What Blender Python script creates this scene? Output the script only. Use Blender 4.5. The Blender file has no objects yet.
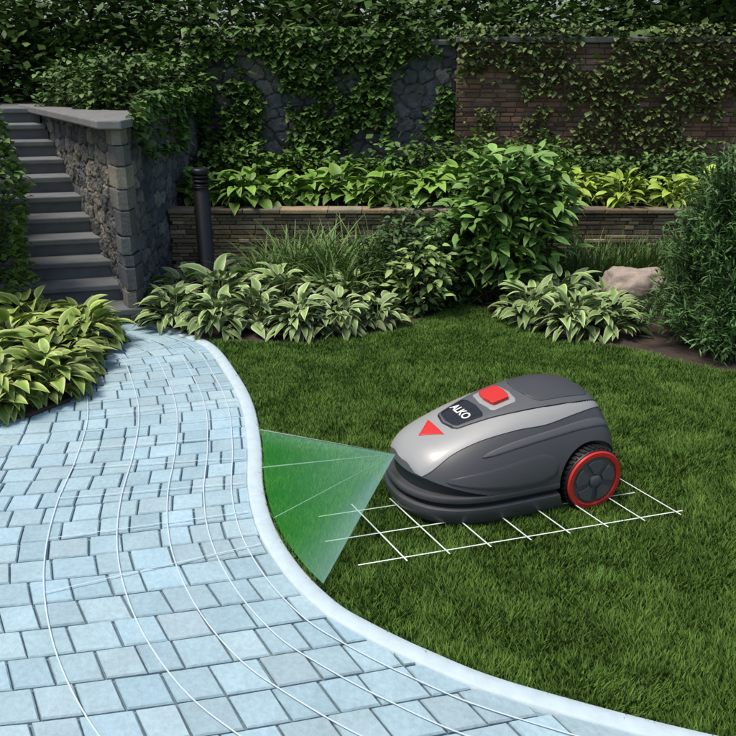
import bpy, math, numpy as np
from mathutils import Vector, noise
rng=np.random.default_rng(7)
sc=bpy.context.scene
sc.view_settings.view_transform='Standard'; sc.view_settings.look='None'; sc.view_settings.exposure=0
COL=sc.collection

# ------------------------------------------------------------------ helpers
def mesh_np(name,V,F,C=None,mat=None,smooth=False,parent=None):
    V=np.asarray(V,dtype=np.float32); F=np.asarray(F,dtype=np.int32)
    me=bpy.data.meshes.new(name); k=F.shape[1]
    me.vertices.add(len(V)); me.vertices.foreach_set('co',V.ravel())
    me.loops.add(F.size); me.loops.foreach_set('vertex_index',F.ravel())
    me.polygons.add(len(F)); me.polygons.foreach_set('loop_start',np.arange(0,F.size,k,dtype=np.int32))
    me.polygons.foreach_set('use_smooth',np.full(len(F),smooth,dtype=bool))
    me.update(calc_edges=True); me.validate()
    if C is not None:
        a=me.color_attributes.new('Col','FLOAT_COLOR','POINT')
        C4=np.ones((len(V),4),dtype=np.float32); C4[:,:3]=C
        a.data.foreach_set('color',C4.ravel())
    ob=bpy.data.objects.new(name,me); COL.objects.link(ob)
    if mat: me.materials.append(mat)
    if parent: ob.parent=parent
    return ob

def mesh_py(name,V,F,mat=None,smooth=False,parent=None,C=None):
    me=bpy.data.meshes.new(name); me.from_pydata([tuple(map(float,v)) for v in V],[],[list(map(int,f)) for f in F]); me.update()
    if smooth:
        for p in me.polygons: p.use_smooth=True
    if C is not None:
        a=me.color_attributes.new('Col','FLOAT_COLOR','POINT')
        for i,c in enumerate(C): a.data[i].color=(c[0],c[1],c[2],1)
    ob=bpy.data.objects.new(name,me); COL.objects.link(ob)
    if mat: me.materials.append(mat)
    if parent: ob.parent=parent
    return ob

class Geo:
    def __init__(s): s.V=[];s.F=[];s.C=[];s.n=0
    def add(s,V,F,C):
        s.V.append(V); s.F.append(F+s.n); s.C.append(C); s.n+=len(V)
    def build(s,name,mat,smooth=True,parent=None):
        return mesh_np(name,np.concatenate(s.V),np.concatenate(s.F),np.concatenate(s.C),mat,smooth,parent)

def empty(name,loc=(0,0,0),rz=0):
    e=bpy.data.objects.new(name,None); e.location=loc; e.rotation_euler=(0,0,rz); COL.objects.link(e); return e

# ------------------------------------------------------------------ materials
def newmat(name):
    m=bpy.data.materials.new(name); m.use_nodes=True; nt=m.node_tree
    return m,nt,nt.nodes['Principled BSDF']
def plain(name,col,rough=.5,metal=0,noise_amt=.12,scale=40,bump=.0,coat=0):
    m,nt,b=newmat(name); N=nt.nodes.new; L=nt.links.new
    tc=N('ShaderNodeTexCoord'); nz=N('ShaderNodeTexNoise'); nz.inputs['Scale'].default_value=scale; nz.inputs['Detail'].default_value=5
    L(tc.outputs['Object'],nz.inputs['Vector'])
    mr=N('ShaderNodeMapRange'); mr.inputs[3].default_value=1-noise_amt; mr.inputs[4].default_value=1+noise_amt
    L(nz.outputs['Fac'],mr.inputs[0])
    mx=N('ShaderNodeVectorMath'); mx.operation='SCALE'; mx.inputs[0].default_value=col; L(mr.outputs[0],mx.inputs['Scale'])
    L(mx.outputs[0],b.inputs['Base Color']); b.inputs['Roughness'].default_value=rough; b.inputs['Metallic'].default_value=metal
    if coat: b.inputs['Coat Weight'].default_value=coat
    if bump:
        bp=N('ShaderNodeBump'); bp.inputs['Strength'].default_value=bump; bp.inputs['Distance'].default_value=.01
        L(nz.outputs['Fac'],bp.inputs['Height']); L(bp.outputs[0],b.inputs['Normal'])
    return m
def colmat(name,rough=.6,bump=0,scale=60,var=.25,spec=.4,tex=True,stain=0):
    m,nt,b=newmat(name); N=nt.nodes.new; L=nt.links.new
    at=N('ShaderNodeAttribute'); at.attribute_name='Col'
    b.inputs['Roughness'].default_value=rough; b.inputs['Specular IOR Level'].default_value=spec
    if not tex:
        L(at.outputs['Color'],b.inputs['Base Color']); return m
    tc=N('ShaderNodeTexCoord'); nz=N('ShaderNodeTexNoise'); nz.inputs['Scale'].default_value=scale; nz.inputs['Detail'].default_value=4
    L(tc.outputs['Object'],nz.inputs['Vector'])
    mr=N('ShaderNodeMapRange'); mr.inputs[3].default_value=1-var; mr.inputs[4].default_value=1+var; L(nz.outputs['Fac'],mr.inputs[0])
    out=mr.outputs[0]
    if stain:
        n2=N('ShaderNodeTexNoise'); n2.inputs['Scale'].default_value=5; n2.inputs['Detail'].default_value=6; n2.inputs['Roughness'].default_value=.65
        L(tc.outputs['Object'],n2.inputs['Vector'])
        m2=N('ShaderNodeMapRange'); m2.inputs[1].default_value=.3; m2.inputs[2].default_value=.7; m2.inputs[3].default_value=1-stain; m2.inputs[4].default_value=1+stain*.4; L(n2.outputs['Fac'],m2.inputs[0])
        mm=N('ShaderNodeMath'); mm.operation='MULTIPLY'; L(out,mm.inputs[0]); L(m2.outputs[0],mm.inputs[1]); out=mm.outputs[0]
    mx=N('ShaderNodeVectorMath'); mx.operation='SCALE'; L(at.outputs['Color'],mx.inputs[0]); L(out,mx.inputs['Scale'])
    L(mx.outputs[0],b.inputs['Base Color'])
    if bump:
        bp=N('ShaderNodeBump'); bp.inputs['Strength'].default_value=bump; bp.inputs['Distance'].default_value=.01
        L(nz.outputs['Fac'],bp.inputs['Height']); L(bp.outputs[0],b.inputs['Normal'])
    return m
M_leaf=colmat('leaf_material',.5,spec=.35,tex=False)
M_grass=colmat('grass_blade_material',.7,spec=.15,tex=False)
M_stone=colmat('rubble_stone_material',.85,.6,45,.35,stain=.35)
M_brick=colmat('brick_material',.85,.5,60,.3,stain=.35)
M_paver=colmat('paver_material',.75,.35,55,.2,stain=.14)
M_bark=plain('bark_material',(.06,.045,.03),.9,0,.3,30,.5)
M_soil=plain('soil_material',(.05,.036,.025),.95,0,.4,25,.9)

# ------------------------------------------------------------------ world / sun / camera
sd=Vector((-.36,-.14,.92)).normalized()
w=bpy.data.worlds.new('World'); sc.world=w; w.use_nodes=True; nt=w.node_tree
sky=nt.nodes.new('ShaderNodeTexSky'); sky.sky_type='NISHITA'; sky.sun_disc=False
sky.sun_elevation=math.asin(sd.z); sky.sun_rotation=math.atan2(sd.x,sd.y); sky.dust_density=3; sky.air_density=1.0
nt.nodes['Background'].inputs['Strength'].default_value=.15
nt.links.new(sky.outputs[0],nt.nodes['Background'].inputs['Color'])
sl=bpy.data.lights.new('sun','SUN'); sl.energy=3.1; sl.angle=math.radians(22); sl.color=(1,.95,.86)
so=bpy.data.objects.new('sun',sl); COL.objects.link(so); so.rotation_euler=(-sd).to_track_quat('-Z','Y').to_euler()
cam=bpy.data.cameras.new('camera'); co=bpy.data.objects.new('camera',cam); COL.objects.link(co); sc.camera=co
co.location=(0,0,1.6); co.rotation_euler=(math.radians(90-20.43),0,0); cam.lens=39.13; cam.sensor_width=36; cam.clip_end=1000

# ------------------------------------------------------------------ layout curves
def catmull(P,n=12):
    P=np.array(P,float); Q=np.vstack([2*P[0]-P[1],P,2*P[-1]-P[-2]]); out=[]
    for i in range(1,len(Q)-2):
        for t in np.linspace(0,1,n,endpoint=False):
            a,b,c,d=Q[i-1],Q[i],Q[i+1],Q[i+2]
            out.append(.5*((2*b)+(-a+c)*t+(2*a-5*b+4*c-d)*t*t+(-a+3*b-3*c+d)*t**3))
    out.append(P[-1]); return np.array(out)
EP=[(-1.45,5.12),(-1.2,4.93),(-.94,4.65),(-.706,4.11),(-.568,3.69),(-.476,3.24),(-.4225,2.875),(-.345,2.574),(-.232,2.32),(-.105,2.13),(0,2.03),(.18,1.896),(.42,1.758),(.95,1.56),(1.6,1.42),(3.2,1.25)]
EDGE=catmull(EP,10)
def edgeX(Y):
    o=np.argsort(EDGE[:,1]); return np.interp(Y,EDGE[o,1],EDGE[o,0])
BX=[-1.2,-.855,-.42,.01,.35,.70,.94,1.19,1.585,1.835,2.05,3.2,5]
BY=[4.75,4.70,4.66,4.84,5.13,5.53,5.28,4.72,4.57,4.3,4.15,3.9,3.8]
def bedY(X): return np.interp(X,BX,BY)
def offset_poly(P,d):
    T=np.gradient(P,axis=0); T/=np.linalg.norm(T,axis=1)[:,None]; Nn=np.stack([-T[:,1],T[:,0]],1)
    return P+Nn*d
INNER=offset_poly(EDGE,-.065)

# ------------------------------------------------------------------ ground
m,nt_,b=newmat('lawn_ground_material'); N=nt_.nodes.new; L=nt_.links.new
tc=N('ShaderNodeTexCoord'); n1=N('ShaderNodeTexNoise'); n1.inputs['Scale'].default_value=5; n1.inputs['Detail'].default_value=8
L(tc.outputs['Object'],n1.inputs['Vector']); cr=N('ShaderNodeValToRGB'); L(n1.outputs['Fac'],cr.inputs[0])
cr.color_ramp.elements[0].color=(.045,.09,.014,1); cr.color_ramp.elements[0].position=.3
cr.color_ramp.elements[1].color=(.075,.14,.022,1); cr.color_ramp.elements[1].position=.7
L(cr.outputs[0],b.inputs['Base Color']); b.inputs['Roughness'].default_value=.9
mesh_py('ground',[(-300,-300,-.006),(300,-300,-.006),(300,300,-.006),(-300,300,-.006)],[(0,1,2,3)],m)

def lawn_noise(x,y,s,o=0): 
    xr=x*.83+y*.56; yr=-x*.56+y*.83
    x,y=(xr,yr) if o in (1,2,5) else (x,y)
    xi=np.floor(x*s).astype(int); yi=np.floor(y*s).astype(int); fx=x*s-xi; fy=y*s-yi
    fx=fx*fx*(3-2*fx); fy=fy*fy*(3-2*fy)
    def h(a,b): 
        v=np.sin(a*127.1+b*311.7+o*74.7)*43758.5453; return v-np.floor(v)
    return (h(xi,yi)*(1-fx)+h(xi+1,yi)*fx)*(1-fy)+(h(xi,yi+1)*(1-fx)+h(xi+1,yi+1)*fx)*fy
MC=np.array([.528,2.90]); MH=math.radians(201)
fw=np.array([math.cos(MH),math.sin(MH)]); lf=np.array([-fw[1],fw[0]])
n=640000
y=1.25+ (5.6-1.25)*rng.random(n)**1.12; x=-1.4+4.8*rng.random(n)
lim=(x<y*.50+.5)
ok=(x>edgeX(y)+.004)&(y<bedY(x)+.05)&lim
d=np.stack([x,y],1)-MC; lx=d@fw; ly=d@lf
ok&=~((np.abs(lx)<.40)&(np.abs(ly)<.2))
x=x[ok];y=y[ok];n=len(x)
big=lawn_noise(x,y,3.1,1); mid=lawn_noise(x,y*1.3,11,2); fine=lawn_noise(x,y,27,3)
h=(.013+.022*fine*mid+.013*rng.random(n))
az=rng.random(n)*2*np.pi; lean=(.3+.6*rng.random(n))*h
ldir=lawn_noise(x,y,9,5)*2*np.pi
lxx=np.cos(az)*lean+np.cos(ldir)*h*.25; lyy=np.sin(az)*lean+np.sin(ldir)*h*.25
wd=.0026+.0024*rng.random(n)+.0007*(y-2).clip(0,4)
a2=rng.random(n)*np.pi; wx=np.cos(a2)*wd; wy=np.sin(a2)*wd
V=np.empty((n,3,3),np.float32)
V[:,0]=np.stack([x-wx,y-wy,np.full(n,-.004)],1); V[:,1]=np.stack([x+wx,y+wy,np.full(n,-.004)],1)
V[:,2]=np.stack([x+lxx,y+lyy,h],1)
br=(.66+.10*big+.38*mid*fine+.34*rng.random(n))
yel=rng.random(n)[:,None]
c=np.array([.112,.218,.034])*(1-yel*.35)+np.array([.19,.26,.07])*yel*.35
c=c*br[:,None]
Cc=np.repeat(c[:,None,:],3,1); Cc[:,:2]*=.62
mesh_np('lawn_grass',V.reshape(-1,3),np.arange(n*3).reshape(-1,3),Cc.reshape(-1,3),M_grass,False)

# ------------------------------------------------------------------ path
def Cx(Y):
    e=edgeX(np.maximum(Y,2.3)); return e+np.where(Y<2.3,(2.3-Y)*.6,0)
def clip(poly,p,nrm):
    out=[]
    for i in range(len(poly)):
        a=poly[i];b_=poly[(i+1)%len(poly)]; da=np.dot(a-p,nrm);db=np.dot(b_-p,nrm)
        if da>=0: out.append(a)
        if da*db<0: out.append(a+(b_-a)*da/(da-db))
    return out
W_,D_=.122,.118
PV=[];PF=[];PC=[]
T=np.gradient(INNER,axis=0); T/=np.linalg.norm(T,axis=1)[:,None]; NI=-np.stack([-T[:,1],T[:,0]],1)
def pmap(u,v):
    return np.array([float(Cx(v))-u, v-.16*u-.05*math.sin(u*1.7)])
for j in range(-12,58):
    rj=rng.uniform(-.015,.015); edges=[-3.2+rj+(W_/2 if j%2 else 0)]
    while edges[-1]<4.2: edges.append(edges[-1]+W_*rng.uniform(.82,1.18))
    for i in range(len(edges)-1):
        g=.0028
        u0,u1=edges[i],edges[i+1]; v0=1.0+j*D_; v1=v0+D_
        q=[pmap(u0+g,v0+g),pmap(u0+g,v1-g),pmap(u1-g,v1-g),pmap(u1-g,v0+g)]
        c0=sum(q)/4
        if c0[1]>5.25 or c0[1]<.9 or c0[0]<-4.0 or c0[0]>2.6: continue
        k=np.argmin(((INNER-c0)**2).sum(1))
        if np.dot(c0-INNER[k],NI[k])<-.13: continue
        q=[p+rng.normal(0,.0009,2) for p in q]
        q=clip(q,INNER[k],NI[k])
        if len(q)<3: continue
        q=np.array(q); cc=q.mean(0)
        sgn=np.sum(q[:,0]*np.roll(q[:,1],-1)-np.roll(q[:,0],-1)*q[:,1])
        if abs(sgn)<.0012: continue
        if sgn<0: q=q[::-1]
        zt=.016+rng.uniform(-.0012,.0012); tl=rng.normal(0,.006,2)
        s=len(PV); nq=len(q)
        ins=cc+(q-cc)*.93
        for p in q: PV.append((p[0],p[1],-.004))
        for p in q: PV.append((p[0],p[1],zt-.005))
        for p in ins: PV.append((p[0],p[1],zt+np.dot(p-cc,tl)))
        for a in range(nq):
            b2=(a+1)%nq
            PF.append([s+a,s+b2,s+nq+b2,s+nq+a]); PF.append([s+nq+a,s+nq+b2,s+2*nq+b2,s+2*nq+a])
        PF.append([s+2*nq+a for a in range(nq)])
        br=rng.uniform(.88,1.10)*(.93+.14*float(lawn_noise(cc[0],cc[1],1.7,4))); tint=rng.uniform(-.015,.015)
        col=np.array([.34+tint,.475,.53-tint])*br*1.04
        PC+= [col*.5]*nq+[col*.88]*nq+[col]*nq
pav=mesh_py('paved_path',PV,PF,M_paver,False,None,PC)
bedm=plain('path_joint_sand',(.19,.27,.31),.95,0,.3,80,.5)
pts=[(p[0],p[1],.001) for p in offset_poly(EDGE,-.04)]
pts=pts+[(3.2,-2,.001),(-5,-2,.001),(-5,5.1,.001)]
jb=mesh_py('joint_sand',pts,[list(range(len(pts)))],bedm,False,pav)
# glowing band along the path edge, modelled as a solid, low, pale kerb strip
kp=[(0,-.01),(-.001,.016),(-.008,.022),(-.032,.024),(-.056,.022),(-.065,.018),(-.066,-.01)]
KV=[];KF=[]
arc=np.concatenate([[0],np.cumsum(np.linalg.norm(np.diff(EDGE,axis=0),axis=1))])
ss=np.linspace(0,arc[-1],400); E3=np.stack([np.interp(ss,arc,EDGE[:,0]),np.interp(ss,arc,EDGE[:,1])],1)
for (o,z) in kp:
    Q=offset_poly(E3,o)
    for p in Q: KV.append((p[0],p[1],z))
nk=len(E3)
for a in range(len(kp)-1):
    for k in range(nk-1): KF.append((a*nk+k,(a+1)*nk+k,(a+1)*nk+k+1,a*nk+k+1))
M_glow_band=plain('glow_band_material',(.48,.58,.62),.7,0,.16,22,.3)
mesh_py('path_glow_band',KV,KF,M_glow_band,True)

def ribbon(V,F,P,wd,z):
    P=np.array(P,float); T=np.gradient(P[:,:2],axis=0); T/=np.linalg.norm(T,axis=1)[:,None]+1e-9
    Nn=np.stack([-T[:,1],T[:,0]],1); s=len(V)
    for p,nn in zip(P[:,:2],Nn):
        a=p+nn*wd/2;b_=p-nn*wd/2; V.append((a[0],a[1],z)); V.append((b_[0],b_[1],z))
    for k in range(len(P)-1): F.append((s+2*k,s+2*k+1,s+2*k+3,s+2*k+2))
M_line=plain('white_line_paint',(.70,.76,.70),.6,0,.05,40)
M_line2=plain('path_glow_line_paint',(.55,.65,.69),.6,0,.05,40)  # pale colour imitates the white glow streaks and guide grid over the path
V=[];F=[]
for off in (.13,.24,.38,.56,.80):
    Q=offset_poly(E3[18:290],-off); ribbon(V,F,Q,.0045,.0225)
for k in range(30,175,13):
    A=offset_poly(E3,-.08)[k];B=offset_poly(E3,-.80)[k]
    ribbon(V,F,np.linspace(A,B,8),.0032,.0255)
mesh_py('path_glow_guide_lines',V,F,M_line2)

# lawn grid
V=[];F=[]
a=np.array([.024,2.32]); dl=np.array([1.114,.324]); dl/=np.linalg.norm(dl); dc=np.array([-.46,.888])
z=.031
for q,l0,l1 in ((0,-.06,1.22),(.175,-.10,1.16),(.35,-.05,1.05)):
    p=a+dc*q; ribbon(V,F,[p+dl*l0,p+dl*(l0+l1)/2,p+dl*l1],.0056,z)
for k in range(8):
    p=a+dl*(.10+.155*k)
    ribbon(V,F,[p-dc*.03,p+dc*.18,p+dc*.40],.0056,z+.004)
mesh_py('lawn_grid_lines',V,F,M_line)

# ------------------------------------------------------------------ foliage tools
def prof_hosta(t): return np.sin(np.pi*np.clip(t*.98+.02,0,1)**.62)
def prof_leaf(t): return np.sin(np.pi*np.clip(t*.97+.03,0,1)**.8)
def prof_blade(t): return (1-t**2.2)*np.clip(t*6+.4,0,1)
def leaves(g,pos,az,el,L_,W_,droop,roll,colc,cole,nu=5,nv=3,prof=prof_leaf,fold=.25,bright=None,edgepow=1.5):
    n=len(pos); t=np.linspace(0,1,nu); 
    ang=el[:,None]-droop[:,None]*t[None]
    st=(L_/(nu-1))[:,None]
    cr=np.cos(ang)*st; cz=np.sin(ang)*st
    r=np.concatenate([np.zeros((n,1)),np.cumsum(cr[:,:-1],1)],1); zz=np.concatenate([np.zeros((n,1)),np.cumsum(cz[:,:-1],1)],1)
    h=np.stack([np.cos(az),np.sin(az),0*az],1); side=np.stack([-np.sin(az),np.cos(az),0*az],1)
    nrm=-np.sin(ang)[...,None]*h[:,None]+np.cos(ang)[...,None]*np.array([0,0,1.])
    sd_=side[:,None]*np.cos(roll)[:,None,None]+nrm*np.sin(roll)[:,None,None]
    nn=nrm*np.cos(roll)[:,None,None]-side[:,None]*np.sin(roll)[:,None,None]
    s=np.linspace(-1,1,nv); off=(W_[:,None]*prof(t)[None]/2)[:,:,None]*s
    mid=pos[:,None]+h[:,None]*r[...,None]+zz[...,None]*np.array([0,0,1.])
    P=mid[:,:,None]+sd_[:,:,None]*off[...,None]+nn[:,:,None]*(np.abs(off)*fold)[...,None]
    if bright is None: bright=.7+.6*rng.random(n)
    wgt=(np.abs(s)**edgepow)[None,None,:,None]
    colc=np.broadcast_to(colc,(n,3)); cole=np.broadcast_to(cole,(n,3))
    C=(colc[:,None,None]*(1-wgt)+cole[:,None,None]*wgt)*np.ones((1,nu,1,1))*bright[:,None,None,None]
    ii=np.arange(nu-1)[:,None]*nv+np.arange(nv-1)[None]
    q=np.stack([ii,ii+1,ii+nv+1,ii+nv],-1).reshape(-1,4)
    F=(np.arange(n)[:,None,None]*(nu*nv)+q[None]).reshape(-1,4)
    g.add(P.reshape(-1,3),F,C.reshape(-1,3))
def R(a,b,n): return rng.uniform(a,b,n)
def tube(g,P,rad,col,k=6):
    P=np.array(P,float); rad=np.broadcast_to(rad,(len(P),)); T=np.gradient(P,axis=0); T/=np.linalg.norm(T,axis=1)[:,None]+1e-9
    ref=np.array([.3,.9,.1]); A=np.cross(T,ref); A/=np.linalg.norm(A,axis=1)[:,None]; B=np.cross(T,A)
    th=np.linspace(0,2*np.pi,k,endpoint=False)
    V=P[:,None]+rad[:,None,None]*(A[:,None]*np.cos(th)[None,:,None]+B[:,None]*np.sin(th)[None,:,None])
    i=np.arange(len(P)-1)[:,None]*k; j=np.arange(k)[None]
    F=np.stack([i+j,i+(j+1)%k,i+k+(j+1)%k,i+k+j],-1).reshape(-1,4)
    g.add(V.reshape(-1,3),F,np.tile(np.array(col,float),(len(P)*k,1)))

def hosta(g,c,rad,n,colc,cole,z0=0,wide=.5,ls=.55,H=.8):
    """a mound of overlapping blades carried on petioles from one crown"""
    n=int(n*1.5)
    fr=np.sqrt(rng.random(n)); az=rng.random(n)*2*np.pi; lay=rng.random(n)
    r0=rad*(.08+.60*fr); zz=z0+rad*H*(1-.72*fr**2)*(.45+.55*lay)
    pos=np.stack([c[0]+np.cos(az)*r0,c[1]+np.sin(az)*r0,zz],1)
    el=np.radians(52-50*fr+R(-22,22,n)); droop=np.radians(R(35,85,n))
    L_=rad*ls*R(.65,1.25,n)
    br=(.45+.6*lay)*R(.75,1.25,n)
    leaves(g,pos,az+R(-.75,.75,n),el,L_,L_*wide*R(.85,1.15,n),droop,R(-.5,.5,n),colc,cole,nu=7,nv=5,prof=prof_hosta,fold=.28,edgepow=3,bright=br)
    for k in range(0,n,3):
        b0=np.array([c[0],c[1],z0])+rng.normal(0,.015,3)*[1,1,0]; m_=(b0+pos[k])/2+np.array([0,0,.02])
        tube(g,[b0,m_,pos[k]],.0025,np.array(colc)*.8,3)
def shrub(g,c,rad,n,ll,lw,col,cole=None,z0=0,shell=.45,lump=.3,eldn=-.5,elup=.7,nu=4,nv=3,seed=0,prof=prof_leaf,stems=True,stemcol=(.05,.04,.02)):
    cole=col if cole is None else cole
    v=rng.normal(size=(n,3)); v/=np.linalg.norm(v,axis=1)[:,None]
    rr=(shell+(1-shell)*rng.random(n)**.6)
    lum=np.array([noise.noise(Vector(a*2.3)+Vector((seed*3.1,1,2))) for a in v])
    lum2=np.array([noise.noise(Vector(a*6.0)+Vector((seed*3.1,5,2))) for a in v])
    rr=rr*(1+lump*(lum*1.3+lum2*.7)*1.4)
    P=np.array(c)+v*rr[:,None]*np.array(rad)
    P[:,2]=np.maximum(P[:,2],z0+.01)
    az=np.arctan2(v[:,1],v[:,0])+R(-1.1,1.1,n)
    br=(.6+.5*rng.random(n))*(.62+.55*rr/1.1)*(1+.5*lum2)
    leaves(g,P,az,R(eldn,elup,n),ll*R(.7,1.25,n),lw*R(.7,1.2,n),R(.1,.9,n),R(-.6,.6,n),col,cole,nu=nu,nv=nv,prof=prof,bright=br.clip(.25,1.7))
    if stems:
        for k in range(9):
            t=v[k*3]*np.array(rad)*.8; t[2]=abs(t[2]); base=np.array([c[0],c[1],z0])+rng.normal(0,.02,3)*np.array([1,1,0])
            top=np.array(c)+t; mid=(base+top)/2+rng.normal(0,.03,3)
            tube(g,[base,mid,top],[.012,.009,.003],stemcol,5)
def blades(g,c,n,h,spread,wd,col,z0=0,droop=(30,95),cole=None):
    az=rng.random(n)*2*np.pi; pos=np.stack([c[0]+rng.normal(0,spread*.35,n),c[1]+rng.normal(0,spread*.3,n),np.full(n,z0)],1)
    leaves(g,pos,az,np.radians(R(58,88,n)),h*R(.7,1.3,n),np.full(n,wd)*R(.7,1.2,n),np.radians(R(droop[0],droop[1],n)),R(-.3,.3,n),col,col if cole is None else cole,nu=7,nv=3,prof=prof_blade,fold=.4)

# ------------------------------------------------------------------ rubble walls
def rubble(g,p0,p1,z0,z1,cs,nrm_side,cols,mort,res=.014,depth=.028,seed=1):
    r=np.random.default_rng(seed); p0=np.array(p0,float);p1=np.array(p1,float); Ln=np.linalg.norm(p1-p0); d=(p1-p0)/Ln
    nn=np.array([d[1],-d[0]])*nrm_side
    nu=int(Ln/res)+2; nv=int((z1-z0)/res)+2
    U,Z=np.meshgrid(np.linspace(0,Ln,nu),np.linspace(z0,z1,nv))
    nx=int(Ln/cs)+3; nz=int((z1-z0)/(cs*.62))+3
    S=np.array([((i-1+.5*(j%2)+r.uniform(-.33,.33))*cs, z0+(j-1+r.uniform(-.3,.3))*cs*.62) for i in range(nx) for j in range(nz)])
    sdp=r.uniform(.3,1,len(S)); sc_=np.array(cols)[r.integers(0,len(cols),len(S))]*r.uniform(.7,1.3,len(S))[:,None]
    pu=U.ravel();pz=Z.ravel(); wob=lawn_noise(pu+5,pz+9,18,3)-.5; wob2=lawn_noise(pu+3,pz+1,18,8)-.5
    pu2=pu+wob*.035; pz2=pz+wob2*.03
    idx=np.empty(len(pu),int); ed=np.empty(len(pu))
    for a in range(0,len(pu),8000):
        D=np.sqrt((pu2[a:a+8000,None]-S[:,0])**2+((pz2[a:a+8000,None]-S[:,1])*1.45)**2)
        o=np.argpartition(D,1,axis=1)[:,:2]; dd=np.take_along_axis(D,o,1); sw=dd[:,0]>dd[:,1]
        idx[a:a+8000]=np.where(sw,o[:,1],o[:,0]); ed[a:a+8000]=np.abs(dd[:,1]-dd[:,0])
    e=np.clip(ed/(cs*.28),0,1); prof=1-(1-e)**2.5
    rough=(lawn_noise(pu,pz,30,7)-.5)*.5+(lawn_noise(pu,pz,70,6)-.5)*.3
    dp=depth*prof*(sdp[idx]+rough)
    C=np.where((ed<cs*.09)[:,None],np.array(mort)[None],sc_[idx]*(1+rough[:,None]*.6))
    V=np.stack([p0[0]+d[0]*pu+nn[0]*dp,p0[1]+d[1]*pu+nn[1]*dp,pz],1)
    ii=(np.arange(nv-1)[:,None]*nu+np.arange(nu-1)[None]); F=np.stack([ii,ii+1,ii+nu+1,ii+nu],-1).reshape(-1,4)
    if nrm_side<0: F=F[:,::-1]
    g.add(V,F,C)
BOXF=np.array([[0,1,5,4],[1,2,6,5],[2,3,7,6],[3,0,4,7],[4,5,9,8],[5,6,10,9],[6,7,11,10],[7,4,8,11],[8,9,10,11]])
def coursed(g,p0,p1,z0,z1,rh,lmin,lmax,depth,cols,side=1,seed=1,gap=.004,jit=.018):
    r=np.random.default_rng(seed); p0=np.array(p0,float);p1=np.array(p1,float); Ln=np.linalg.norm(p1-p0); d=(p1-p0)/Ln
    nn=np.array([d[1],-d[0]])*side; z=z0
    while z<z1-.01:
        h_=rh*r.uniform(.7,1.3); h_=min(h_,z1-z); u=-r.uniform(0,lmax)
        while u<Ln:
            l_=r.uniform(lmin,lmax); a=max(u,0);b_=min(u+l_,Ln); u+=l_
            if b_-a<.02: continue
            o=r.uniform(-jit,jit); c=min(.006,h_*.2)
            a+=gap/2;b_-=gap/2; za=z+gap/2; zb=z+h_-gap/2
            V=[]
            for (aa,bb,zz0,zz1,o2) in ((a,b_,za,zb,-depth),(a,b_,za,zb,o-c),(a+c,b_-c,za+c,zb-c,o)):
                for (uu,zz) in ((aa,zz0),(bb,zz0),(bb,zz1),(aa,zz1)):
                    V.append((p0[0]+d[0]*uu+nn[0]*o2,p0[1]+d[1]*uu+nn[1]*o2,zz))
            col=np.array(cols[r.integers(0,len(cols))])*r.uniform(.65,1.3)
            g.add(np.array(V),BOXF.copy(),np.tile(col,(12,1)))
        z+=h_
def prism(name,poly,z0,z1,mat,parent=None,bev=0):
    n=len(poly); V=[(p[0],p[1],z0) for p in poly]+[(p[0],p[1],z1) for p in poly]
    F=[list(range(n))[::-1],list(range(n,2*n))]+[(i,(i+1)%n,n+(i+1)%n,n+i) for i in range(n)]
    ob=mesh_py(name,V,F,mat,False,parent)
    if bev:
        md=ob.modifiers.new('b','BEVEL'); md.width=bev; md.segments=2
    return ob

GREY=[(.145,.14,.125),(.18,.165,.14),(.11,.115,.115),(.22,.19,.15),(.10,.105,.105)]
BLUE=[(.12,.125,.135),(.165,.165,.165),(.09,.10,.115),(.20,.185,.165),(.13,.13,.125)]
OCH=[(.32,.24,.14),(.26,.19,.11),(.38,.30,.19),(.19,.15,.10),(.28,.235,.16)]
RED=[(.25,.13,.09),(.20,.11,.08),(.28,.155,.105),(.17,.10,.075),(.23,.15,.11)]
A=(-1.57,5.15);B=(-1.55,7.62);Cc_=(-3.02,7.55)
g=Geo()
rubble(g,Cc_,A,0,1.26,.17,1,GREY,(.07,.065,.055),seed=3)
rubble(g,A,B,0,1.26,.16,1,BLUE,(.065,.065,.065),seed=4)
z=0;k=0
while z<1.25:
    hh=rng.uniform(.07,.17); zt=min(z+hh,1.26); wa=rng.uniform(.08,.2); wb=rng.uniform(.08,.2)
    dA=np.array([-1.45,2.40]);dA/=np.linalg.norm(dA); dB=np.array([0,1.]); o=np.array([-1.555,5.118])+rng.normal(0,.004,2)
    nA=np.array([-.02,-.012])
    poly=[o+nA,o+nA+dA*wa,o+dA*wa+np.array([.10,.05]),o+dB*(wb+.05)+np.array([-.03,0]),o+np.array([.035,0])+dB*wb,o+np.array([.035,.0])]
    V=[];nn_=len(poly)
    cen=sum(poly)/nn_
    for (sc1,zz_) in ((.96,z+.003),(1,z+.012),(1,zt-.012),(.95,zt-.003)):
        for p in poly: q=cen+(p-cen)*sc1; V.append((q[0],q[1],zz_))
    F4=[[l*nn_+i,l*nn_+(i+1)%nn_,(l+1)*nn_+(i+1)%nn_,(l+1)*nn_+i] for l in range(3) for i in range(nn_)]
    col=np.array((GREY+BLUE)[rng.integers(0,10)])*rng.uniform(.8,1.2)
    g.add(np.array(V),np.array(F4),np.tile(col,(len(V),1))); z=zt;k+=1
sw=g.build('stone_stair_wall',M_stone,False)
M_cap=plain('cap_stone_material',(.18,.175,.165),.85,0,.35,12,.4)
prism('cap',[(-1.49,5.04),(-1.48,7.6),(-3.12,7.5),(-1.64,5.04)],1.262,1.315,M_cap,sw,.01)
prism('core',[(-1.60,5.24),(-1.59,7.6),(-2.98,7.6)],0,1.255,M_cap,sw)
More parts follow.
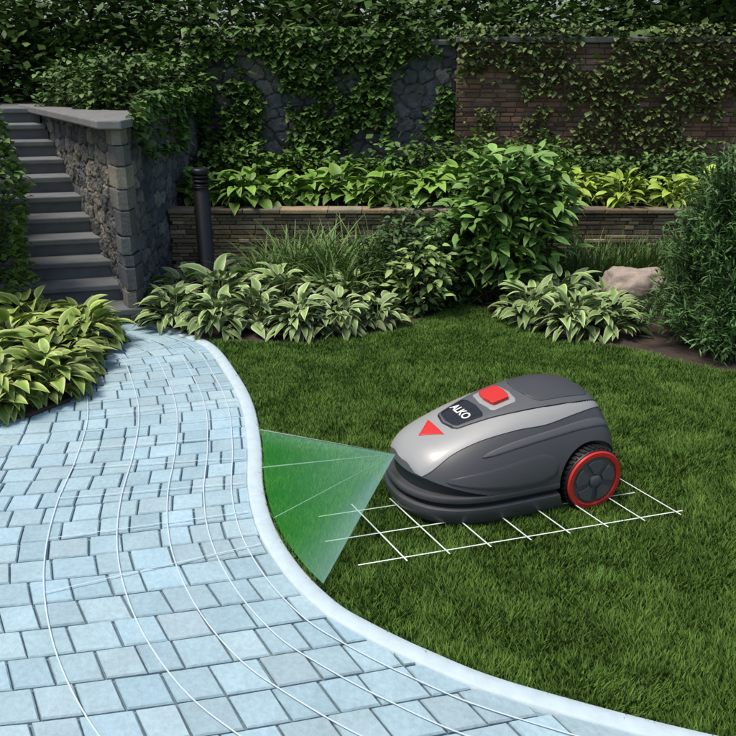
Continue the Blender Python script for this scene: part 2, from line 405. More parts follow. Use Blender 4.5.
g=Geo(); rubble(g,(-1.6,7.62),(.78,7.62),.5,1.80,.17,1,BLUE,(.06,.06,.06),seed=5)
bw=g.build('rear_stone_wall',M_stone,False)
prism('wall_cap',[(-1.6,7.58),(.78,7.58),(.78,7.9),(-1.6,7.9)],1.802,1.85,M_cap,bw,.01)
prism('wall_core',[(-1.6,7.645),(.775,7.645),(.775,7.88),(-1.6,7.88)],0,1.798,M_cap,bw)
g=Geo(); coursed(g,(.78,7.5),(6.5,7.5),.5,1.82,.045,.08,.17,.05,RED,1,6,.007,.008)
rw=g.build('rear_brick_wall',M_brick,False)
M_mort=plain('mortar_material',(.17,.14,.11),.95,0,.25,60,.3)
prism('mortar_core',[(.785,7.515),(6.5,7.515),(6.5,7.8),(.785,7.8)],0,1.815,M_mort,rw)
prism('coping',[(.76,7.46),(6.5,7.46),(6.5,7.84),(.76,7.84)],1.822,1.87,M_cap,rw,.01)
g=Geo(); coursed(g,(-1.54,6.2),(5,6.2),0,.56,.032,.07,.22,.06,OCH,1,8,.004,.014)
lw=g.build('retaining_wall',M_brick,False)
M_dark=plain('dark_mortar',(.05,.04,.03),.95,0,.3,60)
prism('wall_core',[(-1.54,6.225),(5,6.225),(5,6.4),(-1.54,6.4)],0,.552,M_dark,lw)
g=Geo(); coursed(g,(-1.54,6.17),(5,6.17),.562,.60,.04,.2,.4,.16,OCH,1,9,.004,.006); g.build('capping_stones',M_brick,False,lw)
prism('raised_bed_soil',[(-1.54,6.35),(6.5,6.35),(6.5,7.6),(-1.54,7.6)],.1,.575,M_soil)
X=np.linspace(-1.2,4.5,40)
poly=[(x_,float(bedY(x_))+.02) for x_ in X]+[(4.5,6.21),(-1.54,6.21),(-1.54,5.2)]
prism('planting_bed_soil',poly,-.02,.012,M_soil)
lb=[(-1.72,4.88),(-1.55,4.5),(-1.50,4.1),(-1.52,3.76),(-1.65,3.56),(-1.90,3.49),(-4,3.37),(-4,5.10),(-2.3,5.0),(-1.9,4.95)]
prism('corner_bed_soil',lb,-.02,.035,M_soil)

# ------------------------------------------------------------------ stairs
M_step=plain('step_stone_material',(.145,.155,.155),.8,0,.45,7,.6)
st=empty('garden_stairs')
nst=11; e15=np.array([-math.cos(math.radians(14)),-math.sin(math.radians(14))])
for k in range(nst):
    P=np.array([-1.50-.13*k,5.13+.2*k]); Q=np.array([-1.50-.13*(k+1.25),5.13+.2*(k+1.25)])
    Lw=1.7
    rz=.118*(k+1)
    j=rng.uniform(-.004,.004)
    prism('tread_%d'%k,[P+e15*Lw-np.array([0,.02]),P-np.array([0,.02]),Q,Q+e15*Lw],rz-.04,rz+j,M_step,st,.008)
    P2=P+np.array([0,.012]); prism('riser_%d'%k,[P2+e15*Lw,P2,Q,Q+e15*Lw],rz-.13,rz-.041,M_step,st)
P=np.array([-1.50-.13*nst,5.13+.2*nst])
prism('landing',[P+e15*2,P,P+np.array([.3,2.5]),P+np.array([-3,2.5])],1.1,1.30,M_step,st)

# ------------------------------------------------------------------ ivy
def ivy(name,areas,lsz,seed,parent=None,col=(.085,.16,.03)):
    g=Geo()
    for (p0,p1,z0,z1,n,th,side,thk) in areas:
        p0=np.array(p0,float);p1=np.array(p1,float); d=p1-p0; Ln=np.linalg.norm(d); d/=Ln; nn=np.array([d[1],-d[0]])*side
        u=rng.random(n)*Ln; zz=z0+rng.random(n)*(z1-z0)
        ns=lawn_noise(u+seed,zz+seed,3.2,seed)*.55+lawn_noise(u,zz,8,seed+1)*.3+lawn_noise(u,zz,19,seed+11)*.15
        top=(zz-z0)/(z1-z0)
        k=ns+top*.25>th; u=u[k];zz=zz[k];ns=ns[k]; n=len(u)
        if n==0: continue
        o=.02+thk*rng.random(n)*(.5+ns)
        P=np.stack([p0[0]+d[0]*u+nn[0]*o,p0[1]+d[1]*u+nn[1]*o,zz],1)
        az=np.full(n,math.atan2(nn[1],nn[0]))+R(-1,1,n)
        L_=lsz*R(.6,1.3,n)
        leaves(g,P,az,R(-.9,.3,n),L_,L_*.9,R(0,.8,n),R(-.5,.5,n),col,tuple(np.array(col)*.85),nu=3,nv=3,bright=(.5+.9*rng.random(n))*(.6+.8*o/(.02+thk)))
    return g.build(name,M_leaf,True,parent)
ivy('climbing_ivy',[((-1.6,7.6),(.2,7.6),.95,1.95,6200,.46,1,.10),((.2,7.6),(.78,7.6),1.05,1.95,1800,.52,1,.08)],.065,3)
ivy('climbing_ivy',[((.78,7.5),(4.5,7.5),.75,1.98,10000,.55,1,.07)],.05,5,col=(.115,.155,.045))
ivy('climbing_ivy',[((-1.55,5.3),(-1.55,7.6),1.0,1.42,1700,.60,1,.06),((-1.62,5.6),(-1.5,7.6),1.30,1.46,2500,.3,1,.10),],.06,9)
g=Geo()
for k,(cx,cy) in enumerate(((-2.48,5.05),(-2.9,5.6),(-3.35,6.3),(-3.8,7.1))):
    shrub(g,(cx,cy,.75),(.29,.33,.95),4200,.06,.045,(.095,.175,.03),z0=0,shell=.8,lump=.12,seed=k,stems=(k==0),nu=3)
g.build('ivy_hedge',M_leaf)
g=Geo()
for k,(cx,cy,rr) in enumerate(((-1.95,6.7,.33),(-2.3,7.2,.4),(-1.75,7.3,.35))):
    shrub(g,(cx,cy,1.40),(rr,rr,.32),2300,.06,.04,(.08,.15,.03),z0=1.3,shell=.6,seed=20+k)
g.build('wall_top_shrub',M_leaf)

# ------------------------------------------------------------------ planting
g=Geo()
for (cx,cy,r_,n_) in ((-1.72,4.62,.26,75),(-1.74,4.22,.28,85),(-1.68,3.90,.25,90),(-1.84,3.70,.25,85),(-2.05,4.0,.28,80),(-2.1,4.45,.30,80),(-2.1,4.8,.30,70),(-2.25,3.70,.27,80),(-2.45,4.3,.3,80),(-2.7,4.0,.3,70),(-1.85,4.88,.24,60),(-2.62,3.70,.26,60)):
    hosta(g,(cx,cy),r_,n_,(.18,.30,.05),(.56,.60,.20),z0=.03,wide=.46,ls=.58,H=.85)
g.build('variegated_hosta',M_leaf)
g=Geo()
for (cx,cy,r_,n_) in ((-1.28,5.1,.26,80),(-1.30,5.5,.30,80),(-1.02,5.3,.32,85),(-.98,4.98,.25,75),(-.72,5.05,.26,80),(-.45,4.95,.25,90),(-.62,5.4,.30,80),(-.20,5.0,.24,80),(.05,5.1,.20,55),(-.1,5.4,.27,60),(-1.15,5.8,.3,60)):
    hosta(g,(cx,cy),r_,n_,(.19,.31,.08),(.55,.60,.34),z0=.01,wide=.38,ls=.56,H=.95)
g.build('variegated_hosta',M_leaf)
g=Geo()
for (cx,cy,r_,n_) in ((1.10,5.2,.26,80),(1.32,4.98,.26,90),(1.55,4.95,.26,80),(1.32,5.35,.3,75),(1.60,5.25,.24,60)):
    hosta(g,(cx,cy),r_,n_,(.19,.31,.08),(.50,.58,.30),z0=.01,wide=.32,ls=.60,H=.9)
g.build('variegated_hosta',M_leaf)
g=Geo()
for k in range(18):
    cx=-1.38+.145*k+rng.uniform(-.04,.04); cy=6.50+rng.uniform(-.05,.25)
    hosta(g,(cx,cy),rng.uniform(.20,.33),52,(.17,.32,.045),(.27,.43,.08),z0=.575,wide=.52,ls=.58,H=.95)
g.build('green_hosta',M_leaf)
g=Geo()
for k in range(14):
    cx=1.42+.14*k+rng.uniform(-.04,.04); cy=6.48+rng.uniform(-.05,.2)
    hosta(g,(cx,cy),rng.uniform(.18,.28),50,(.32,.46,.06),(.42,.54,.10),z0=.575,wide=.42,ls=.55,H=1.0)
g.build('green_hosta',M_leaf)
g=Geo()
for k,(cx,cy,rx,rz_) in enumerate(((.0,7.15,.35,.24),(.5,7.1,.4,.34),(.95,7.0,.4,.36),(-.6,7.25,.35,.20),(1.5,7.2,.35,.26),(-1.2,7.2,.3,.20))):
    shrub(g,(cx,cy,.68+.02*k),(rx,.28,rz_),1500,.075,.045,(.10,.19,.035),z0=.57,seed=30+k)
g.build('background_shrub',M_leaf)
g=Geo()
for k in range(7):
    cx=2.0+.38*k; shrub(g,(cx,7.15,.70),(.3,.22,.16+.08*rng.random()),900,.06,.035,(.09,.17,.04),z0=.57,seed=50+k)
g.build('background_shrub',M_leaf)
g=Geo()
for k,(cx,cy,cz,rx,rz_,n_) in enumerate(((1.0,5.75,.70,.30,.34,700),(.80,5.7,.46,.27,.28,600),(1.2,5.75,.60,.25,.28,500),(1.05,5.8,.90,.20,.20,300),(1.0,5.65,.3,.26,.26,450),(.88,5.7,.85,.16,.16,180),(1.28,5.75,.82,.14,.14,120))):
    shrub(g,(cx,cy,cz),(rx,.26,rz_),n_,.125,.058,(.13,.24,.05),(.17,.31,.07),z0=.02,shell=.35,lump=.55,seed=60+k,nu=6,nv=3)
for k in range(14):
    a=rng.uniform(-.3,.3); b_=rng.uniform(-.1,.1); tz=rng.uniform(.8,1.12)
    P=[(1.0+a*.2,5.75,0),(1.0+a*.6,5.75+b_,tz*.5),(1.0+a*1.2,5.75+b_,tz)]; tube(g,P,[.011,.008,.003],(.10,.14,.04),5)
    m_=10; t_=R(.4,1,m_); Q=np.stack([np.interp(t_,[0,.5,1],[p[i] for p in P]) for i in range(3)],1)
    leaves(g,Q,R(0,6.28,m_),R(-.1,.9,m_),R(.09,.15,m_),R(.04,.065,m_),R(.3,1.1,m_),R(-.5,.5,m_),(.15,.27,.06),(.2,.34,.08),nu=6)
g.build('hydrangea_shrub',M_leaf)
g=Geo()
for k,(cx,cy,rx,rz_) in enumerate(((.42,5.55,.25,.34),(.62,5.75,.25,.42),(.2,5.65,.25,.32),(.3,5.95,.3,.5))):
    shrub(g,(cx,cy,.22),(rx,.24,rz_),1200,.06,.032,(.055,.11,.03),z0=.01,seed=80+k)
shrub(g,(.36,5.35,.26),(.2,.15,.24),420,.08,.04,(.28,.4,.12),z0=.01,seed=88)
g.build('low_shrub',M_leaf)
g=Geo()
for (cx,cy,h_) in ((-.55,5.85,.55),(-.3,5.75,.6),(-.05,5.85,.6),(-.75,5.75,.45),(.15,5.6,.5),(-.2,5.5,.45),(.5,6.0,.6)):
    blades(g,(cx,cy),150,h_,.2,.016,(.13,.22,.055),z0=.01)
g.build('daylily_clump',M_leaf)
g=Geo()
for (cx,cy,h_) in ((1.55,5.95,.4),(1.75,6.0,.42),(1.95,6.04,.40),(2.15,6.04,.42),(2.4,6.0,.45)):
    blades(g,(cx,cy),150,h_,.16,.012,(.11,.20,.05),z0=.01,droop=(10,50))
g.build('ornamental_grass',M_leaf)
def juniper(name,base,H,Rr,nb,seed):
    g=Geo(); r=np.random.default_rng(seed); PP=[];AZ=[];EL=[];BR=[]
    for k in range(nb):
        az=r.uniform(0,2*np.pi); f=r.random(); z0=base[2]+H*.04+f*H*.62; out=Rr*(1-f*.72)*r.uniform(.55,1.12)
        up=H*(.10+.30*f)*r.uniform(.5,1.2); b0=np.array([base[0],base[1],z0]); h_=np.array([math.cos(az),math.sin(az),0])
        t=np.linspace(0,1,9); P=b0+h_*(out*t)[:,None]; P[:,2]+=up*t**1.3-.06*out*t**2; P+=r.normal(0,.008,P.shape)
        tube(g,P[::2],np.linspace(.008,.002,5),(.05,.04,.025),3)
        m_=50; tt=.35+.65*r.random(m_)**.8; Q=np.stack([np.interp(tt,t,P[:,i]) for i in range(3)],1)+r.normal(0,.022,(m_,3))
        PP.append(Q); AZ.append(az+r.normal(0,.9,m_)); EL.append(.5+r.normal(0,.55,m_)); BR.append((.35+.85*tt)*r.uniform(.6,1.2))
    PP=np.concatenate(PP);AZ=np.concatenate(AZ);EL=np.concatenate(EL);BR=np.concatenate(BR); n=len(PP)
    PP[:,2]=PP[:,2].clip(.02)
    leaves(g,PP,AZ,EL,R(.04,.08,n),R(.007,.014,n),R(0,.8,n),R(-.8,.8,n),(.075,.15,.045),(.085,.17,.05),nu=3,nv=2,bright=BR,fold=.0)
    return g.build(name,M_leaf,True)
juniper('juniper_bush',(2.16,4.78,0),1.15,.50,400,3)
juniper('juniper_bush',(2.75,4.9,0),1.35,.55,300,4)
juniper('juniper_bush',(2.50,5.6,0),.75,.38,200,5)
juniper('juniper_bush',(2.18,4.52,0),.5,.34,230,6)

# ------------------------------------------------------------------ boulder
bpy.ops.mesh.primitive_ico_sphere_add(subdivisions=5,radius=1,location=(1.86,5.50,.13)); bo=bpy.context.object; bo.name='boulder'; bo.scale=(.26,.2,.20)
for v in bo.data.vertices:
    p=v.co.copy(); f=1+.28*noise.noise(p*1.1+Vector((3,1,4)))+.12*noise.noise(p*3)+.05*noise.noise(p*9)
    v.co=p*f; v.co.z=min(v.co.z,.80+.1*noise.noise(p*2))
for p in bo.data.polygons: p.use_smooth=True
bo.data.materials.append(plain('boulder_material',(.36,.29,.24),.85,0,.4,5,.9))

# ------------------------------------------------------------------ bollard lamp
def revolve(name,prof,mat,loc,parent=None,k=32,smooth=True):
    V=[];F=[]
    for (r_,z_) in prof:
        for a in range(k):
            t=2*math.pi*a/k; V.append((r_*math.cos(t)+loc[0],r_*math.sin(t)+loc[1],z_+loc[2]))
    for i in range(len(prof)-1):
        for a in range(k): F.append((i*k+a,i*k+(a+1)%k,(i+1)*k+(a+1)%k,(i+1)*k+a))
    F.append(list(range(k))[::-1]); F.append([(len(prof)-1)*k+a for a in range(k)])
    return mesh_py(name,V,F,mat,smooth,parent)
M_post=plain('post_black_metal',(.012,.013,.015),.45,.3,.2,20)
bl=empty('bollard_light')
revolve('post',[(.075,0),(.075,.02),(.056,.03),(.056,.82),(.050,.825),(.050,.84),(.060,.842),(.060,.85)],M_post,(-1.15,5.6,0),bl)
for k in range(3): revolve('louver_%d'%k,[(.046,.85+k*.028),(.060,.855+k*.028),(.058,.862+k*.028),(.046,.875+k*.028)],M_post,(-1.15,5.6,0),bl)
revolve('cap',[(.050,.93),(.062,.935),(.062,.955),(.058,.968),(.04,.972)],M_post,(-1.15,5.6,0),bl)

# ------------------------------------------------------------------ trees behind
def tree(name,x,y,H,cr,seed):
    r=np.random.default_rng(seed); tr=empty(name)
    g=Geo(); P=[(x,y,0),(x+.05,y,H*.25),(x-.04,y+.03,H*.5),(x+.03,y,H*.8)]
    tube(g,catmull(P,5),np.linspace(.14,.04,16),(.07,.055,.04),10); cl=[]
    for k in range(16):
        az=r.uniform(0,2*np.pi); z0=H*r.uniform(.28,.75); o=cr*r.uniform(.5,1.0)*(1-.3*abs(z0/H-.5)); up=H*r.uniform(.02,.2)
        e_=np.array([x+math.cos(az)*o,y+math.sin(az)*o,z0+up]); tube(g,[(x,y,z0),(x+math.cos(az)*o*.5,y+math.sin(az)*o*.5,z0+up*.7),e_],[.04,.025,.008],(.07,.055,.04),6); cl.append(e_)
    g.build('trunk',M_bark,True,tr)
    g=Geo(); 
    for c in cl+[np.array([x,y,H*.9])]:
        n=380; s_=cr*r.uniform(.28,.45); P=c+r.normal(0,1,(n,3))*np.array([s_,s_,s_*.6])
        leaves(g,P,r.uniform(0,6.28,n),r.uniform(-.8,.6,n),r.uniform(.08,.15,n),r.uniform(.05,.09,n),r.uniform(0,.8,n),r.uniform(-.7,.7,n),(.09,.17,.03),(.09,.17,.03),nu=3,nv=2,bright=(.5+.6*r.random(n)),fold=0)
    g.build('crown',M_leaf,True,tr)
for k,(x_,y_,H_,c_) in enumerate(((-3.6,9.3,3.4,1.2),(-1.9,9.6,3.6,1.3),(-.2,9.4,3.3,1.2),(1.5,9.7,3.6,1.3),(3.2,9.3,3.4,1.3),(4.8,9.8,3.4,1.2),(-5.2,9.0,3.4,1.3))):
    tree('garden_tree',x_,y_,H_,c_,100+k)
g=Geo()
for k in range(12):
    shrub(g,(-5.6+1.0*k,8.45,1.25),(.68,.4,1.05),2000,.10,.07,(.075,.145,.03),z0=0,shell=.75,lump=.15,seed=120+k,nu=3,stems=False)
g.build('clipped_hedge',M_leaf)

# ------------------------------------------------------------------ robotic mower
mw=empty('robotic_lawn_mower',(MC[0],MC[1],0),MH)
M_body=plain('mower_dark_grey_plastic',(.060,.062,.066),.42,0,.06,8)
M_body2=plain('mower_mid_grey_plastic',(.095,.098,.102),.42,0,.05,8)
M_blk=plain('mower_black_plastic',(.012,.012,.013),.5,0,.1,20)
M_sil=plain('mower_silver_panel',(.33,.33,.32),.42,.1,.03,6,0,.1)
M_gloss=plain('mower_gloss_black',(.018,.018,.02),.15,0,.05,8)
M_red=plain('mower_red_plastic',(.58,.028,.02),.35,0,.05,10)
M_wht=plain('mower_logo_white',(.8,.8,.8),.5,0,.02,10)
ZB=.130
px=[-.45,-.36,-.25,-.12,.0,.1,.2,.3,.38,.46]; pz=[.345,.395,.42,.425,.405,.378,.345,.308,.280,.250]
pf=np.polyfit(px,pz,5)
def rnd(e,a,b): return (1-np.clip(e,0,1)**a)**(1/b)
def topz(x): 
    return ZB+(np.polyval(pf,x)-ZB)*rnd((x-.34)/.125,2.4,2.0)*rnd((-.27-x)/.18,2.6,2.2)
def hw(x): return .275*rnd((x-.0)/.465,3.6,2.1)*rnd((-.22-x)/.23,3,2.4)
def Pm(x,th):
    c=math.cos(th); s=abs(math.sin(th)); w_=float(hw(x)); t_=float(topz(x))
    return Vector((x, w_*math.copysign(abs(c)**(2/2.9),c), ZB+(t_-ZB)*s**(2/1.6)))
def Nm(x,th):
    e=.003; a=Pm(min(x+e,.4645),th)-Pm(x-e,th); b_=Pm(x,th+.02)-Pm(x,th-.02); n_=a.cross(b_)
    if n_.length<1e-9: return Vector((0,0,1))
    n_.normalize(); 
    if n_.dot(Pm(x,th)-Vector((x*.7,0,.05)))<0: n_=-n_
    return n_
def th_of(fr): 
    c=math.copysign(abs(fr)**1.45,fr); return math.acos(max(-1,min(1,c)))
xs=-.45+.9145*(0.5-0.5*np.cos(np.linspace(0,math.pi,90))); xs[0]=-.4498;xs[-1]=.4648
ths=np.linspace(0,math.pi,73)
V=[Pm(float(x_),float(t_)) for x_ in xs for t_ in ths]; nt2=len(ths)
F=[(i*nt2+j,i*nt2+j+1,(i+1)*nt2+j+1,(i+1)*nt2+j) for i in range(len(xs)-1) for j in range(nt2-1)]
F+=[(i*nt2,(i+1)*nt2,(i+1)*nt2+nt2-1,i*nt2+nt2-1) for i in range(len(xs)-1)]
F.append([j for j in range(nt2)][::-1]); F.append([(len(xs)-1)*nt2+j for j in range(nt2)])
hull=mesh_py('upper_body',V,F,M_body,True,mw)
def loop_prism(name,levels,mat,n=60):
    xx=-.45+.9145*(0.5-0.5*np.cos(np.linspace(0,math.pi,n))); up=[(x_,float(hw(min(max(x_,-.4499),.4648)))) for x_ in xx]; lo=[(x_,-w_) for x_,w_ in up[::-1][1:-1]]
    O=np.array(up+lo); k=len(O); V=[];F=[]
    for z_,s_,ex in levels:
        for p in O: V.append((p[0]*(s_+ex),p[1]*s_,z_))
    for a in range(len(levels)-1):
        for j in range(k): F.append((a*k+j,a*k+(j+1)%k,(a+1)*k+(j+1)%k,(a+1)*k+j))
    F.append(list(range(k))); F.append([(len(levels)-1)*k+j for j in range(k)][::-1])
    return mesh_py(name,V,F,mat,True,mw)
ch=loop_prism('bumper_skirt',[(.022,.93,0),(.026,.97,0),(.045,1.0,0),(.075,1.02,0),(.088,1.015,0),(.094,.98,0)],M_body)
gp=loop_prism('bumper_gap',[(.085,.93,0),(.16,.93,0),(.205,.90,0)],M_blk)
lip=loop_prism('hull_lip',[(.112,.97,0),(.116,1.005,0),(.128,1.012,0),(.136,1.005,0),(.139,.98,0)],M_body)
WX=-.255
def boolcut(ob,cut):
    md=ob.modifiers.new('a','BOOLEAN'); md.operation='DIFFERENCE'; md.object=cut; md.solver='EXACT'
    bpy.context.view_layer.update()
    dg=bpy.context.evaluated_depsgraph_get(); nm=bpy.data.meshes.new_from_object(ob.evaluated_get(dg)); ob.modifiers.clear()
    mt=ob.data.materials[0]; ob.data=nm
    if len(nm.materials)==0: nm.materials.append(mt)
for side in (1,-1):
    bpy.ops.mesh.primitive_cylinder_add(vertices=64,radius=.150,depth=.16,location=(WX,side*.29,.122),rotation=(math.pi/2,0,0)); cut=bpy.context.object
    cut.parent=mw
    for ob in (hull,ch,gp,lip): boolcut(ob,cut)
    bpy.data.objects.remove(cut)
pr=[(.52,.10),(.52,.205),(.40,.195),(.20,.142),(.20,.10)]
Vc=[(p[0],-.4,p[1]) for p in pr]+[(p[0],.4,p[1]) for p in pr]; k=len(pr)
cut=mesh_py('cut',Vc,[list(range(k)),list(range(k,2*k))[::-1]]+[(i,k+i,k+(i+1)%k,(i+1)%k) for i in range(k)],None,False,mw)
boolcut(hull,cut); bpy.data.objects.remove(cut)
for ob in (hull,ch,gp,lip):
    for p in ob.data.polygons: p.use_smooth=True
    try: ob.data.set_sharp_from_angle(angle=math.radians(40))
    except Exception as ex: print(ex)
for side in (1,-1):
    V=[]; k=48
    for a in range(k): V.append((WX+.149*math.cos(2*math.pi*a/k),side*.206,.122+.149*math.sin(2*math.pi*a/k)))
    mesh_py('arch_lining',V,[list(range(k))],M_blk,False,mw)

def patch(name,x0,x1,flo,fhi,off,mat,nx=40,ny=14,endround=.0,thick=.006,usetheta=False):
    V=[];N_=[]
    for i in range(nx+1):
        s=i/nx; x_=x0+(x1-x0)*s
        a=flo(x_);b_=fhi(x_); mid=(a+b_)/2; hf=(b_-a)/2
        if endround>0:
            d=min(x_-x0,x1-x_)/endround
            if d<1: hf*=math.sqrt(max(0,1-(1-d)**2))*.999+.001
        for j in range(ny+1):
            fr=mid-hf+2*hf*j/ny; th=fr if usetheta else th_of(fr)
            p=Pm(x_,th);n_=Nm(x_,th); edge=min(j,ny-j,i,nx-i)
            o=off-(.0018 if edge==0 else 0)
            V.append(p+n_*o); N_.append(n_)
    m1=ny+1; F=[(i*m1+j,i*m1+j+1,(i+1)*m1+j+1,(i+1)*m1+j) for i in range(nx) for j in range(ny)]
    bd=[(i,0) for i in range(nx)]+[(nx,j) for j in range(ny)]+[(i,ny) for i in range(nx,0,-1)]+[(0,j) for j in range(ny,0,-1)]
    bi=[i*m1+j for i,j in bd]; s0=len(V)
    for q in bi: V.append(V[q]-N_[q]*(off+thick))
    k=len(bi)
    for a in range(k): F.append((bi[a],bi[(a+1)%k],s0+(a+1)%k,s0+a))
    ob=mesh_py(name,V,F,mat,True,mw)
    try: ob.data.set_sharp_from_angle(angle=math.radians(35))
    except Exception: pass
    return ob
def ip(xs_,ys_): 
    P=catmull(list(zip(xs_,ys_)),8); o=np.argsort(P[:,0]); return lambda x_: float(np.interp(x_,P[o,0],P[o,1]))
fo=ip([-.40,-.3,-.1,.05,.2,.3,.38,.44],[.42,.60,.70,.66,.62,.66,.80,.88])
patch('silver_panel',-.40,.436,lambda x_:-fo(x_),fo,.005,M_sil,60,30,.025)
fi=ip([-.41,-.3,-.15,0,.12,.22,.28],[.30,.49,.52,.46,.37,.30,.26])
patch('hood_groove',-.385,.262,lambda x_:-fi(x_)-.02,lambda x_:fi(x_)+.02,.0065,M_blk,50,20,.03)
patch('hood_panel',-.38,.255,lambda x_:-fi(x_),fi,.010,M_body2,50,20,.03)
patch('logo_panel',.115,.245,lambda x_:-fi(x_)*.86,lambda x_:fi(x_)*.86,.0125,M_gloss,20,14,.02)
patch('button_recess',-.025,.10,lambda x_:-.30,lambda x_:.30,.0125,M_sil,16,14,.02)
patch('stop_button',-.005,.08,lambda x_:-.215,lambda x_:.215,.028,M_red,16,14,.015)
patch('rear_display_lid',-.34,-.05,lambda x_:-fi(x_)*.84,lambda x_:fi(x_)*.84,.0135,M_body,30,16,.05)
patch('nose_triangle',.285,.355,lambda x_:-.28*(.358-x_)/.073,lambda x_:.28*(.358-x_)/.073,.0085,M_red,12,8,0)
for sgn in (1,-1):
    def fl(a,b_):
        return (lambda x_:a(x_),lambda x_:b_(x_)) if sgn>0 else (lambda x_:math.pi-b_(x_),lambda x_:math.pi-a(x_))
    lo_,hi_=fl(ip([-.1,.1,.25,.35],[.12,.16,.30,.42]),ip([-.1,.1,.25,.35],[.60,.55,.56,.60]))
    patch('flank_panel',-.10,.34,lo_,hi_,.006,M_body,40,12,.12,usetheta=True)
    lo_,hi_=fl(ip([-.42,-.3,-.1,.1,.25],[.84,.80,.74,.74,.76]),ip([-.42,-.3,-.1,.1,.25],[.94,.92,.84,.84,.80]))
    patch('shoulder_trim',-.38,.20,lo_,hi_,.0045,M_body2,40,6,.06,usetheta=True)
cu=bpy.data.curves.new('t','FONT'); cu.body='ALKO'; cu.size=.046; cu.align_x='CENTER'; cu.align_y='CENTER'; cu.extrude=0; cu.offset=.001
to=bpy.data.objects.new('t',cu); COL.objects.link(to); bpy.context.view_layer.update()
dg=bpy.context.evaluated_depsgraph_get(); tm=bpy.data.meshes.new_from_object(to.evaluated_get(dg)); bpy.data.objects.remove(to)
for v in tm.vertices:
    u,vv=v.co.x,v.co.y; x_=.180-vv; y_=u; f_=y_/float(hw(x_)); th=th_of(f_); v.co=Pm(x_,th)+Nm(x_,th)*.0145
tm.materials.clear(); tm.materials.append(M_wht); lo=bpy.data.objects.new('logo_letters',tm); COL.objects.link(lo); lo.parent=mw
def lathe_y(name,prof,mat,cx,cz,side,k=64,smooth=True):
    V=[];F=[]
    for r_,y_ in prof:
        for a in range(k):
            t=2*math.pi*a/k; V.append((cx+r_*math.cos(t),side*y_,cz+r_*math.sin(t)))
    for i in range(len(prof)-1):
        for a in range(k): F.append((i*k+a,i*k+(a+1)%k,(i+1)*k+(a+1)%k,(i+1)*k+a))
    F.append(list(range(k))); F.append([(len(prof)-1)*k+a for a in range(k)])
    ob=mesh_py(name,V,F,mat,smooth,mw)
    try: ob.data.set_sharp_from_angle(angle=math.radians(35))
    except Exception: pass
    return ob
for side in (1,-1):
    zc=.126
    lathe_y('tyre',[(.10,.215),(.122,.217),(.125,.225),(.125,.272),(.122,.280),(.10,.281)],M_blk,WX,zc,side)
    lathe_y('red_rim',[(.094,.280),(.119,.281),(.121,.285),(.117,.291),(.102,.292),(.097,.288),(.095,.274)],M_red,WX,zc,side)
    lathe_y('hub_disc',[(.096,.274),(.096,.283),(.086,.2845),(.02,.2845)],M_body2,WX,zc,side)
    lathe_y('hub_cap',[(.024,.2835),(.024,.294),(.018,.298),(.003,.298)],M_body2,WX,zc,side)
    for k in range(5):
        a0=2*math.pi*k/5+.3; V=[]
        for r_,da in ((.034,-.30),(.034,.30),(.082,.46),(.087,.2),(.087,-.2),(.082,-.46)):
            V.append((WX+r_*math.cos(a0+da),side*.2935,zc+r_*math.sin(a0+da)))
        V2=[(v[0],side*.283,v[2]) for v in V]
        F=[list(range(6))]+[(i,(i+1)%6,6+(i+1)%6,6+i) for i in range(6)]
        mesh_py('hub_lobe_%d'%k,V+V2,F,M_body2,False,mw)
    V=[];F=[]
    for k in range(38):
        a=2*math.pi*k/38
        for dr in (.121,.131):
            for da in (-.042,.042):
                for yy in (.222,.274): V.append((WX+dr*math.cos(a+da+(yy-.245)*1.2),side*yy,zc+dr*math.sin(a+da+(yy-.245)*1.2)))
        s=k*8; F+=[(s,s+1,s+3,s+2),(s+4,s+5,s+7,s+6),(s,s+1,s+5,s+4),(s+2,s+3,s+7,s+6),(s,s+2,s+6,s+4),(s+1,s+3,s+7,s+5)]
    mesh_py('tyre_tread',V,F,M_blk,False,mw)
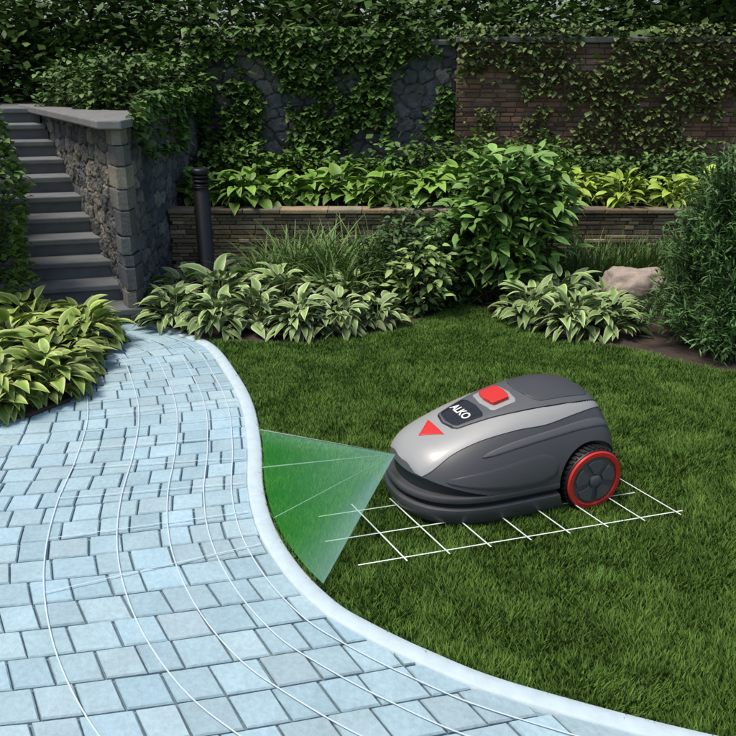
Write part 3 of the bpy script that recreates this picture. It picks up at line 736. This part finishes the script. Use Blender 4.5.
for side in (1,-1):
    lathe_y('front_caster',[(.02,.10),(.04,.102),(.042,.11),(.042,.13),(.04,.138),(.02,.14)],M_blk,.25,.042,side)

# ------------------------------------------------------------------ sensor light fan from mower nose
def glow(name,fac,strength):
    m,nt_,b=newmat(name); N=nt_.nodes.new; L=nt_.links.new
    at=N('ShaderNodeAttribute'); at.attribute_name='Col'
    tr=N('ShaderNodeBsdfTransparent'); em=N('ShaderNodeEmission'); L(at.outputs['Color'],em.inputs[0]); em.inputs[1].default_value=strength
    ms=N('ShaderNodeMixShader'); ms.inputs[0].default_value=fac; L(tr.outputs[0],ms.inputs[1]); L(em.outputs[0],ms.inputs[2]); L(ms.outputs[0],nt_.nodes['Material Output'].inputs['Surface'])
    return m
apex=np.array([MC[0]+fw[0]*.455,MC[1]+fw[1]*.455,.230])
i0=np.argmin(np.abs(E3[:,1]-3.36)); i1=np.argmin(np.abs(E3[:,1]-2.18)); base=E3[i0:i1+1:2]; nb=len(base)
nr=14; V=[];C=[];F=[]
for i,p in enumerate(base):
    q=np.array([p[0]+.004,p[1],.038]); f=i/(nb-1)
    for j in range(nr+1):
        t=j/nr; V.append(apex+(q-apex)*t)
        edge=max(0,(f-.72)/.28)**2*.9; near=(1-t)**1.5*.8; top=max(0,(.15-f)/.15)*.3
        k=min(1,edge+near+top); C.append(tuple(np.array([.06,.55,.09])*(1-k)+np.array([.50,1.0,.85])*k))
for i in range(nb-1):
    for j in range(nr): F.append((i*(nr+1)+j,i*(nr+1)+j+1,(i+1)*(nr+1)+j+1,(i+1)*(nr+1)+j))
bm_=mesh_py('sensor_light_beam',V,F,glow('sensor_beam_material',.42,.75),False,None,C)
V=[];F=[];C=[]
for f in (0,.33,.66,1):
    p=base[int(f*(nb-1))]; e_=np.array([p[0],p[1],.041]); s=len(V); dd=np.array([.002,.006,0])
    V+=[apex+np.array([0,0,.003]),e_+dd+np.array([0,0,.003]),e_-dd+np.array([0,0,.003])]; F.append((s,s+1,s+2)); C+=[(.7,1,.9)]*3
mesh_py('beam_rays',V,F,glow('beam_ray_material',.5,.8),False,bm_,C)
print('done')
